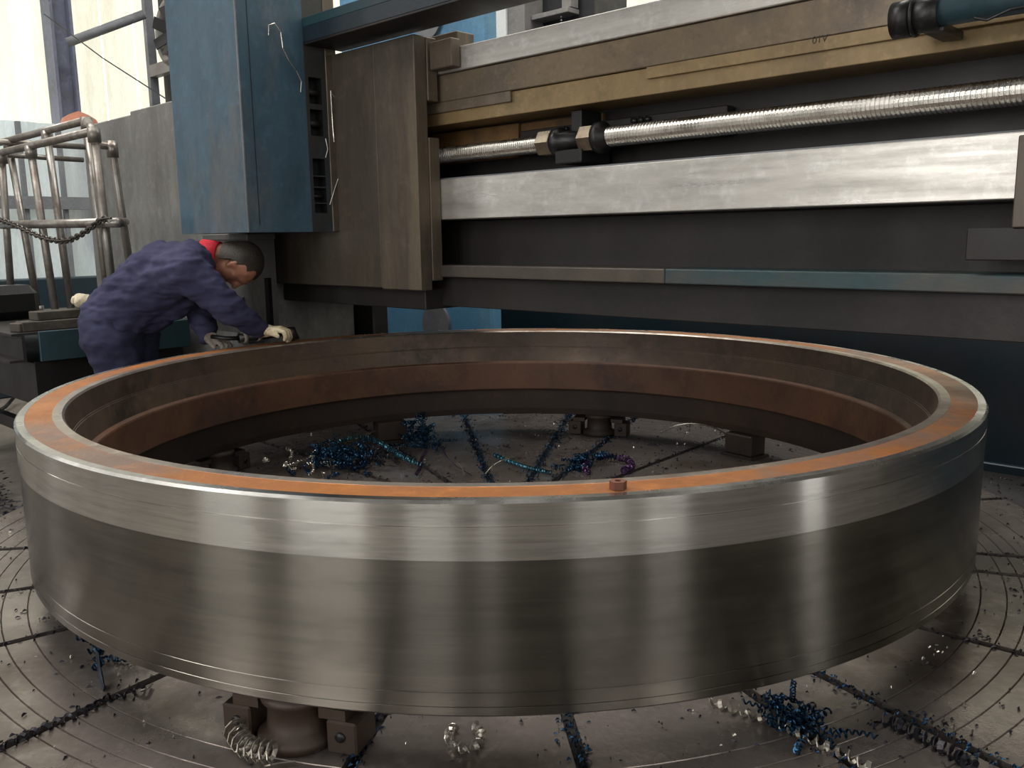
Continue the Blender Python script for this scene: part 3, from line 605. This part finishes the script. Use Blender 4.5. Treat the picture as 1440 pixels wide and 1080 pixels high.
# rag
def blob(name, pts, m_, voxel, parent=None, sm=4, org=(0, 0, 0), amp=0, fr=20, stretch=None):
    """one continuous surface grown round a set of tapered limbs: list of chains [(point, radius), ...]"""
    bm = bmesh.new()
    for chn in pts:
        for i, (p, r) in enumerate(chn):
            p = Vector(p); bmesh.ops.create_icosphere(bm, subdivisions=2, radius=r, matrix=Matrix.Translation(p))
            if i:
                p0, r0 = chn[i-1]; p0 = Vector(p0); n = max(2, int((p-p0).length/(min(r, r0)*.45)))
                for k in range(1, n): f = k/n; bmesh.ops.create_icosphere(bm, subdivisions=2, radius=r0+(r-r0)*f, matrix=Matrix.Translation(p0.lerp(p, f)))
    me = bpy.data.meshes.new(name); bm.to_mesh(me); bm.free()
    tmp = bpy.data.objects.new('tmp', me); C.objects.link(tmp)
    q = tmp.modifiers.new('r', 'REMESH'); q.mode = 'VOXEL'; q.voxel_size = voxel; q.use_smooth_shade = True
    q = tmp.modifiers.new('s', 'SMOOTH'); q.iterations = sm; q.factor = .5
    m2 = bpy.data.meshes.new_from_object(tmp.evaluated_get(bpy.context.evaluated_depsgraph_get())); bpy.data.objects.remove(tmp)
    m2.name = name; o0 = Vector(org)
    if amp:
        ns = [v.normal.copy() for v in m2.vertices]
        for v, n in zip(m2.vertices, ns):
            c = v.co*fr
            if stretch: c = Vector((c.x*stretch[0], c.y*stretch[1], c.z*stretch[2]))
            v.co += n*amp*(noise.noise(c)+.5*noise.noise(c*2.3))
    for v in m2.vertices: v.co -= o0
    for p in m2.polygons: p.use_smooth = True
    m2.materials.clear(); m2.materials.append(K[m_]); o = bpy.data.objects.new(name, m2); C.objects.link(o)
    if parent: o.parent = parent
    else: o.location = o0
    return o
rg_ = P(114, 417, s=2.75); rg_.z = ZP+.135
o = blob('rag', [[(rg_+Vector((-.05, .02, 0)), .022), (rg_+Vector((0, 0, .012)), .034), (rg_+Vector((.05, .01, .0)), .022)], [(rg_+Vector((.0, -.03, -.005)), .025), (rg_+Vector((.03, .03, 0)), .025)]], 'rag', .007, None, 2, rg_, .012, 25)
tag(o, 'crumpled cream rag on the blocks between the rack and the worker', 'rag')
hz = FZ+.015
b = MB(); b.tube([P(-20, 588, z=hz), P(8, 572, z=hz+.02), P(22, 556, z=hz+.06), P(34, 540, z=hz+.16), P(40, 528, z=hz+.28)], .014, 8)
tag(b.build('hose', K['black'], frame='W', org=P(8, 572, z=hz)), 'black hose curving from the floor up under the platform at far left', 'hose')
# ------------------------------------------------------------------ worker bent over the ring
def Y(px, py, y): return P(px, py, y=y)
YB = 4.08
root = Y(168, 470, YB); root.z = FZ
man = None
hip = Y(166, 456, YB); hipR = hip+Vector((0, -.095, -.01)); hipL = hip+Vector((0, .095, -.01))
kneeR = Vector((hip.x+.10, hip.y-.10, .14)); kneeL = Vector((hip.x+.02, hip.y+.12, .14))
ankR = Vector((hip.x+.0, hip.y-.11, FZ+.09)); ankL = Vector((hip.x-.10, hip.y+.13, FZ+.09))
waist = Y(193, 420, YB); chest = Y(243, 388, YB); upc = Y(279, 372, YB); neck = Y(303, 366, YB); 
shR = Y(268, 380, YB-.185); shL = Y(282, 372, YB+.185)
elR = Y(318, 432, YB-.17); wrR = Y(369, 466, YB-.02)
handR = Y(388, 467, 4.14); 
elL = Y(283, 442, YB+.1); wrL = Y(292, 474, 4.08); handL = Y(303, 480, 4.04)
hc = Y(340, 371, YB-.01)
cd = Vector((.985, -.05, -.10)).normalized(); fd = (Vector((-.08, -.16, -1))); fd = (fd-cd*fd.dot(cd)).normalized(); sd = cd.cross(fd)   # crown, face, side
if sd.y > 0: sd = -sd                                                # toward the camera: his right
def hp(a, f, s): return hc+cd*a+fd*f+sd*s
head = [[(hp(-.085, -.035, 0), .05), (hp(-.14, -.035, 0), .058), (neck-cd*.06, .065)]]
for s in (-1, 1):
    head += [[(hp(.022, .012, .012*s), .072), (hp(.018, -.026, .014*s), .072)], [(hp(-.03, .035, .02*s), .052), (hp(-.075, .035, .012*s), .042)], [(hp(-.082, .055, .0), .034), (hp(-.04, .052, .03*s), .034)],
             [(hp(.018, .068, .028*s), .020), (hp(.022, .076, .008*s), .020)], [(hp(-.018, .062, .04*s), .018), (hp(-.01, .055, .05*s), .018)],
             [(hp(-.035, .018, .073*s), .010), (hp(-.012, .008, .081*s), .012), (hp(.004, .004, .082*s), .012), (hp(-.004, .020, .078*s), .009)]]
head += [[(hp(.012, .083, 0), .012), (hp(-.015, .099, 0), .014), (hp(-.024, .104, 0), .016)], [(hp(-.024, .092, .012), .010), (hp(-.024, .092, -.012), .010)],
         [(hp(-.048, .083, .012), .012), (hp(-.048, .083, -.012), .012)], [(hp(-.062, .08, .010), .011), (hp(-.062, .08, -.01), .011)], [(hp(-.088, .075, 0), .018)]]
body = head + [[(hip, .12), (waist, .11), (chest, .12), (upc, .10), (neck-cd*.06, .065)], [(shL, .06), (upc, .08), (shR, .06)],
               [(hipR, .10), (kneeR, .06), (ankR, .045), (ankR+Vector((.14, -.01, -.055)), .03)], [(hipL, .10), (kneeL, .06), (ankL, .045), (ankL+Vector((.14, .01, -.055)), .03)],
               [(shR, .055), (elR, .042), (wrR, .030), (handR, .026)], [(shL, .055), (elL, .042), (wrL, .030), (handL, .026)]]
man = blob('person', body, 'skin', .0065, None, 3, root)
tag(man, 'man in navy overalls bent over the far left rim of the ring', 'person')
# eyes, hair, collar
for s in (-1, 1):
    b = MB(); c = hp(.002, .068, .031*s); b.lathe([(.0001, -.011), (.008, -.008), (.011, 0), (.008, .008), (.0001, .011)], 12, tuple(c))
    o = b.build('eye', K['white'], None, 0, 'W'); o.parent = man; o.location = -root
bm = bmesh.new(); bmesh.ops.create_uvsphere(bm, u_segments=96, v_segments=72, radius=1)
for v in list(bm.verts):
    a, f, s = v.co.z, v.co.x, v.co.y
    k = 1.0
    if a < 0: k = math.sqrt(1-(.55*a)**2)/max(.12, math.sqrt(max(1e-4, 1-a*a)))
    k = min(k, 1.9); v.co = hp(.014+a*(.0845 if a > 0 else .105), -.012+f*k*(.0945 if f > 0 else .092), s*k*.0885)-root
    fk = f*k
    if a < -.93 or fk > .86 or (fk > .30 and a < .42) or (fk > .08 and a < -.28): bm.verts.remove(v)   # brow, temple, round the ear, nape
me = bpy.data.meshes.new('hair'); bm.to_mesh(me); bm.free()
for p in me.polygons: p.use_smooth = True
me.materials.append(K['hair']); o = bpy.data.objects.new('hair', me); C.objects.link(o); o.parent = man; q = o.modifiers.new('s', 'SOLIDIFY'); q.thickness = .006; q.offset = 0
# clothes
tw = Vector((0, .075, 0))
perp = Vector((-.55, 0, .83))
jk = [[(hip+Vector((.015, -.06, .035)), .150), (waist-tw, .150), (chest-tw+perp*.015, .152), (upc-tw*1.2-Vector((.012, 0, .0)), .115)],
      [(hip+Vector((.015, .06, .035)), .150), (waist+tw, .150), (chest+tw+perp*.015, .152), (upc+tw*1.2-Vector((.012, 0, .0)), .115)],
      [(upc-cd*.03, .115), (neck-cd*.10, .085)],
      [(waist+Vector((.03, 0, -.05)), .125), (chest+Vector((.02, 0, -.07)), .12)],
      [(chest-tw*1.3, .135), (shR-Vector((.02, 0, 0)), .105), (shR.lerp(elR, .5), .082), (elR, .074), (elR.lerp(wrR, .5), .062), (wrR.lerp(elR, .12), .050)],
      [(chest+tw*1.3, .13), (shL-Vector((.02, 0, 0)), .10), (shL.lerp(elL, .5), .080), (elL, .072), (elL.lerp(wrL, .5), .060), (wrL.lerp(elL, .12), .048)]]
blob('jacket', jk, 'navy', .009, man, 3, root, .013, 11, (.8, .8, 2.4))
tr = [[(hip+Vector((0, -.065, -.0)), .152), (hipR+Vector((.01, -.01, -.05)), .135), (hipR.lerp(kneeR, .5), .105), (kneeR, .085), (ankR+Vector((0, 0, .02)), .068)],
      [(hip+Vector((0, .065, -.0)), .152), (hipL+Vector((.01, .01, -.05)), .135), (hipL.lerp(kneeL, .5), .105), (kneeL, .085), (ankL+Vector((0, 0, .02)), .068)]]
blob('trousers', tr, 'navy2', .011, man, 3, root, .010, 9, (1, 1, 2.2))
for a in (ankR, ankL):
    a = Vector((a.x, a.y, FZ)); blob('shoe', [[(a+Vector((-.05, 0, .045)), .044), (a+Vector((.06, 0, .042)), .041), (a+Vector((.16, 0, .034)), .034)], [(a+Vector((0, 0, .06)), .045), (a+Vector((0, 0, .09)), .045)]], 'black', .008, man, 2, root)
nk0 = neck-cd*.062; nk1 = neck+cd*.020
b = MB(); ring = []
for t_, r in ((0, .079), (.5, .078), (1, .074), (1, .068), (.0, .07)):
    ring.append((r, t_))
vv = []; n = 28
for r, t_ in ring:
    for k in range(n):
        a = 2*PI*k/n; c = nk0.lerp(nk1, t_); vv.append(c+fd*(r*math.cos(a)*1.02-.012)+sd*(r*math.sin(a)*1.0)-root)
b.add(vv, [(i*n+k, i*n+(k+1) % n, ((i+1) % 5)*n+(k+1) % n, ((i+1) % 5)*n+k) for i in range(5) for k in range(n)], True)
me = b.build('collar', K['red'], None, 0, 'W'); me.parent = man; me['label'] = 'bright red collar'
def glove(name, wr, hd, m_, curl, lab):
    d = (hd-wr).normalized(); sidev = Vector((0, -1, 0)); sidev = (sidev-d*sidev.dot(d)).normalized(); upv = sidev.cross(d); upv = upv if upv.z > 0 else -upv
    pts = [[(wr-d*.005, .031), (wr+d*.03, .030)]]
    kn = wr+d*.085
    for i, o_ in enumerate((-.030, -.010, .010, .029)):
        k = kn+sidev*o_+upv*(.004-.004*abs(i-1.5)); ln = (.034, .040, .038, .030)[i]
        pts.append([(wr+d*.02+sidev*o_*.6, .020), (k, .0135)])
        p1 = k+d*ln*math.cos(.5*curl)-upv*ln*math.sin(.5*curl); p2 = p1+d*ln*.75*math.cos(1.4*curl)-upv*ln*.75*math.sin(1.4*curl); p3 = p2+d*ln*.5*math.cos(2.2*curl)-upv*ln*.5*math.sin(2.2*curl)
        pts.append([(k, .0125), (p1, .0112), (p2, .0102), (p3, .0088)])
    t0 = wr+d*.022+sidev*.026; t1 = t0+d*.034+sidev*.018-upv*.012; t2 = t1+d*.026-upv*.018-sidev*.004
    pts.append([(t0, .017), (t1, .0125), (t2, .010)])
    o = blob(name, pts, m_, .0042, man, 2, root, .0018, 70); o['label'] = lab; return o
glove('glove', wrR, wrR+Vector((.9, -.05, .12)), 'glove', 1.0, 'white cloth glove')
glove('glove', wrL, wrL+Vector((.72, -.3, -.16)), 'gglove', .8, 'grimy grey glove')
# air tool in his right hand
tl = thing('hand_tool', 'black hand tool held by the white glove on the rim', 'tool', tuple(Y(385, 477, 4.14)), 'W')
g0, g1 = Y(336, 480, 4.0)+Vector((0, 0, .0)), Y(398, 466, 4.16)
g0.z = max(g0.z, ZT+.035)
b = MB(); b.tube([g0, g0.lerp(g1, .55), g1], [.020, .026, .022], 12); b.build('tool_body', K['black'], tl)
b = MB(); e1 = g1+Vector((.035, .02, -.0)); b.tube([g1, e1, e1+Vector((.01, .0, -.045))], [.02, .026, .03], 12); b.build('grinding_head', K['black'], tl)
b = MB(); b.tube([g0, g0+Vector((-.05, -.03, .004)), g0+Vector((-.12, -.02, .012))], .010, 8); b.build('air_hose', K['black'], tl)
for f in (.12, .42):
    q = g0.lerp(g1, f); b = MB(); dd = (g1-g0).normalized(); b.tube([q-dd*.008, q+dd*.008], .0272, 12); b.build('tape_band', K['gglove'], tl)

# ------------------------------------------------------------------ swarf
def spline(pts, n=12):
    pts = [Vector(p) for p in pts]; out = []
    for i in range(len(pts)-1):
        p0 = pts[max(0, i-1)]; p1 = pts[i]; p2 = pts[i+1]; p3 = pts[min(len(pts)-1, i+2)]
        for k in range(n):
            t = k/n; out.append(.5*((2*p1)+(-p0+p2)*t+(2*p0-5*p1+4*p2-p3)*t*t+(-p0+3*p1-3*p2+p3)*t**3))
    return out+[pts[-1]]
def coilpts(path, R, pitch, n=9):
    path = resample(spline(path), pitch/n); out = []; nrm = None
    for i, p in enumerate(path):
        t = (path[min(i+1, len(path)-1)]-path[max(i-1, 0)]).normalized()
        if nrm is None: nrm = t.orthogonal().normalized()
        nrm = (nrm-t*nrm.dot(t)).normalized(); bn = t.cross(nrm); a = 2*PI*i/n
        out.append(p+R*(math.cos(a)*nrm+math.sin(a)*bn))
    return out
def ribbon(mb, pts, w, th=.0012):
    """flat chip ribbon: a thin strip of rectangular section following the points"""
    vv = []; ff = []; nrm = None
    for i, p in enumerate(pts):
        t = (pts[min(i+1, len(pts)-1)]-pts[max(i-1, 0)]).normalized()
        if nrm is None: nrm = t.orthogonal().normalized()
        nrm = (nrm-t*nrm.dot(t)).normalized(); bn = t.cross(nrm)
        vv += [p+nrm*th+bn*w, p+nrm*th-bn*w, p-nrm*th-bn*w, p-nrm*th+bn*w]
    for i in range(len(pts)-1):
        for k in range(4): ff.append((4*i+k, 4*i+(k+1) % 4, 4*i+4+(k+1) % 4, 4*i+4+k))
    mb.add(vv, ff)
def swarf(name, label, m_, pix, R, pitch, w, z=.02, cat='metal chip', group='loose swarf curls on the turntable'):
    path = [P(a[0], a[1], z=(a[2] if len(a) > 2 else z)) for a in pix]; mb = MB()
    if R: ribbon(mb, coilpts(path, R, pitch), w)
    else: ribbon(mb, spline(path), w)
    return tag(mb.build(name, K[m_], None, 0, 'W', path[0]), label, cat, group)
swarf('swarf_coil', 'long teal beaded swarf coil arching across the table inside the ring', 'chipteal', ((463, 628), (485, 618, .05), (502, 615, .06), (524, 618, .06), (552, 634, .05), (575, 646, .04), (595, 655, .02)), .011, .014, .003)
swarf('swarf_rod', 'straight grey swarf sliver above the teal coil inside the ring', 'chipsilver', ((500, 617, .06), (520, 609, .06), (541, 601, .06)), 0, 0, .004)
swarf('swarf_ribbon', 'purple swarf ribbon curling beside the blue tangle inside the ring', 'chippurple', ((600, 634, .04), (593, 645, .03), (592, 655, .02), (585, 668)), 0, 0, .008)
swarf('swarf_ribbon', 'bright purple swarf ribbon bending to the right at the near inner rim', 'chippurple', ((621, 628, .06), (628, 642, .05), (640, 654, .03), (662, 668)), 0, 0, .009)
swarf('swarf_wire', 'short white swarf sliver standing by the purple ribbon', 'chipsilver', ((643, 650, .05), (650, 658, .04), (654, 669)), 0, 0, .003)
swarf('swarf_wire', 'curved silver swarf sliver left of the silver coil inside the ring', 'chipsilver', ((722, 642, .06), (705, 648, .05), (692, 656, .03), (682, 667)), 0, 0, .0035)
swarf('swarf_coil', 'fine silver-blue swarf coil lying near the inner rim, right of centre', 'chipteal', ((695, 639), (715, 648), (745, 658), (776, 665)), .008, .011, .0025, .012)
swarf('swarf_coil', 'purple-grey swarf coil looping round at the near inner rim', 'chippurple', ((832, 643), (850, 643), (868, 643), (884, 648), (888, 656), (876, 662)), .013, .016, .004)
swarf('swarf_coil', 'dark purple curl of swarf left of the looping coil', 'chippurple', ((826, 650), (822, 658), (828, 664)), .010, .014, .004, .015)
q0 = P(940, 604, z=.05); q1 = P(1048, 645, z=.02); 
wy = q0.y*.5+q1.y*.5
mb = MB(); mb.tube(spline([P(930, 608, y=wy), P(950, 599, y=wy), (P(975, 596, y=wy)), P(1005, 602, y=wy), P(1028, 616, y=wy), P(1043, 633, y=wy), P(1050, 648, y=wy)]), .0042, 6)
tag(mb.build('swarf_wire', K['chipsilver'], None, 0, 'W', P(975, 596, y=wy)), 'long bright wire of swarf arched high inside the ring at right', 'metal chip', 'loose swarf curls on the turntable')
def tangle(name, label, px, py, rad, hgt, n, m_, R=.012, z0=0.0, w=.0028, seed=1):
    r = random.Random(seed); c = P(px, py, z=z0+hgt*.4); mb = MB()
    for i in range(n):
        p = [c+Vector((r.gauss(0, rad), r.gauss(0, rad), 0))]; p[0].z = z0+.015+abs(r.gauss(0, hgt*.5))
        d = Vector((r.gauss(0, 1), r.gauss(0, 1), r.gauss(0, .4))).normalized()
        for k in range(3):
            d = (d+Vector((r.gauss(0, .6), r.gauss(0, .6), r.gauss(0, .4)))).normalized(); q = p[-1]+d*r.uniform(.02, .05); q.z = min(max(z0+.012, q.z), z0+hgt); p.append(q)
        ribbon(mb, coilpts(p, R*r.uniform(.5, 1), .014, 7), w)
    o = mb.build(name, K[m_], None, 0, 'W', (c.x, c.y, z0)); return tag(o, label, 'swarf', None, 'stuff')
tangle('swarf_tangle', 'blue tangled swarf clump in the middle of the table inside the ring', 590, 614, .045, .13, 34, 'chipblue', .010, w=.002, seed=2)
tangle('swarf_tangle', 'broad blue-black swarf heap at the near left inside the ring', 480, 648, .11, .08, 60, 'chipblue', .010, w=.002, seed=3)
tangle('swarf_tangle', 'silver-green swarf bits at the left end of the blue heap', 415, 652, .07, .08, 12, 'chipsilver', .008, w=.0014, seed=4)
tangle('swarf_tangle', 'dark swarf between the coil and the heap inside the ring', 520, 640, .10, .05, 26, 'chipdark', seed=5)
tangle('swarf_tangle', 'dark swarf pile under the purple loops at the near inner rim', 815, 652, .05, .04, 20, 'chipblue', seed=6)
tangle('swarf_tangle', 'blue swarf clump under the right front edge of the ring', 1112, 1012, .035, .02, 22, 'chipblue', .007, w=.002, seed=7)
tangle('swarf_tangle', 'blue strip of swarf hanging under the left front edge of the ring', 133, 930, .012, .06, 6, 'chipblue', .008, seed=8)
o = swarf('swarf_ribbon', 'flat blue swarf ribbon leaning under the left front edge of the ring', 'chipblue', ((137, 915, .09), (139, 935, .05), (143, 955, .02), (146, 970, .004)), 0, 0, .011)
swarf('swarf_coil', 'curly silver swarf coil left of the near support jack', 'chipsilver', ((326, 1019, .04), (336, 1036, .03), (346, 1048, .025), (362, 1055, .025), (386, 1058, .03)), .020, .018, .0045)
swarf('swarf_coil', 'silver swarf coil bent into a ring below the near edge, centre', 'chipsilver', ((640, 1020), (631, 1035), (640, 1048), (656, 1053), (672, 1046), (676, 1032), (668, 1020)), .008, .016, .004, .012)
swarf('swarf_coil', 'long row of bright coiled swarf running to the bottom right', 'chipsilver', ((998, 984), (1030, 996), (1075, 1010), (1110, 1024), (1150, 1043), (1190, 1062), (1230, 1082)), .009, .022, .0045, .012)
swarf('swarf_coil', 'dark silver swarf coil along the slot at right front', 'chipdark', ((1235, 1008), (1268, 1022), (1310, 1042), (1345, 1062), (1370, 1080)), .012, .018, .0055, .012)
swarf('swarf_coil', 'twisted dark swarf lying along the left front slot', 'chipdark', ((0, 1052), (60, 1024), (120, 1000), (150, 982), (170, 979), (205, 964)), .008, .024, .004, .008)
swarf('swarf_wire', 'small pale swarf sliver by the left front slot', 'chipsilver', ((198, 972, .006), (206, 969, .012), (214, 963, .006)), 0, 0, .005)
swarf('swarf_wire', 'thin pale wire of swarf at the bottom edge near the silver coil', 'chipsilver', ((372, 1078), (395, 1073), (415, 1071)), 0, 0, .003, .008)
# loose bits: too many to count
def bits(name, label, spots, m_, size=(.003, .009), seed=1, parent=None):
    r = random.Random(seed); mb = MB()
    for c in spots:
        L_ = r.uniform(*size); w = L_*r.uniform(.2, .5); h = r.uniform(.001, .004); a = r.uniform(0, PI); ca, sa = math.cos(a), math.sin(a)
        ps = [(-L_, -w, 0), (L_, -w*.4, h), (L_*.8, w, 0), (-L_*.6, w*.6, h*1.6), (0, 0, h*2.2+.001)]
        mb.add([(c[0]+x*ca-y*sa, c[1]+x*sa+y*ca, c[2]+z+.0008) for x, y, z in ps], [(0, 1, 4), (1, 2, 4), (2, 3, 4), (3, 0, 4), (0, 3, 2, 1)])
    o = mb.build(name, K[m_], None, 0, 'W', tuple(RC)); return tag(o, label, 'metal chips', None, 'stuff')
r = random.Random(5)
def scat(n, lo, hi, clump=0):
    out = []; cl = [(r.uniform(lo, hi), r.uniform(0, 2*PI)) for _ in range(clump)] if clump else None
    while len(out) < n:
        if clump:
            R_, a = r.choice(cl); p = (RC.x+R_*math.cos(a)+r.gauss(0, .018), RC.y+R_*math.sin(a)+r.gauss(0, .018))
        else:
            R_ = math.sqrt(r.uniform(lo*lo, hi*hi)); a = r.uniform(0, 2*PI); p = (RC.x+R_*math.cos(a), RC.y+R_*math.sin(a))
        out.append((*p, 0.0))
    return out
bits('scattered_chips', 'fine dark metal chips scattered over the turntable', scat(1500, .2, 1.92)+scat(1100, .3, 1.9, 140), 'chipdark', (.002, .008), 11)
bits('bright_chips', 'small bright metal chips sprinkled over the turntable', scat(300, .2, 1.92)+scat(140, .3, 1.9, 30), 'chipsilver', (.002, .006), 12)
def slots(n, sel, spread, z0, z1, lo=.4, hi=1.92):
    out = []
    for _ in range(n):
        a = math.radians(r.choice(sel)); R_ = r.uniform(lo, hi); o_ = r.gauss(0, spread)
        out.append((RC.x+R_*math.cos(a)-o_*math.sin(a), RC.y+R_*math.sin(a)+o_*math.cos(a), (r.uniform(z0, z1) if abs(o_) < .012 else 0)))
    return out
bits('slot_chips', 'dark metal chips filling the T-slots of the turntable', slots(5200, angs, .010, -.028, .002), 'chipdark', (.003, .010), 13)
blu = [a for a in angs if a in (-101.3, -84, -65.8, -57.6, 97.6, 79, 67.5)]
bits('blue_slot_chips', 'blue metal chips lying thick along some T-slots', slots(2600, blu, .017, -.006, .006), 'chipblue', (.002, .007), 14)
gs_ = []
for _ in range(900):
    a = math.radians(r.uniform(-100, 40)); R_ = r.uniform(2.05, 2.42); gs_.append((RC.x+R_*math.cos(a), RC.y+R_*math.sin(a), -.06))
bits('gutter_chips', 'metal chips strewn in the gutter right of the turntable', gs_, 'chipdark', (.003, .010), 15)
hp_ = []; cH = P(6, 655, z=-.12)
for _ in range(2600):
    x, y = r.gauss(0, .26), r.gauss(0, .32); h = .26*math.exp(-(x*x/.11+y*y/.18)); hp_.append((cH.x-.12+x, cH.y+y, FZ+r.uniform(0, max(.004, h))))
hp_ = [p for p in hp_ if (p[0]-RC.x)**2+(p[1]-RC.y)**2 > 1.97**2 and not (toM(p).x < -2.5 and toM(p).y > -.86)]
bits('chip_heap', 'dark heap of metal chips on the floor left of the turntable', hp_, 'chipdark', (.008, .024), 16)
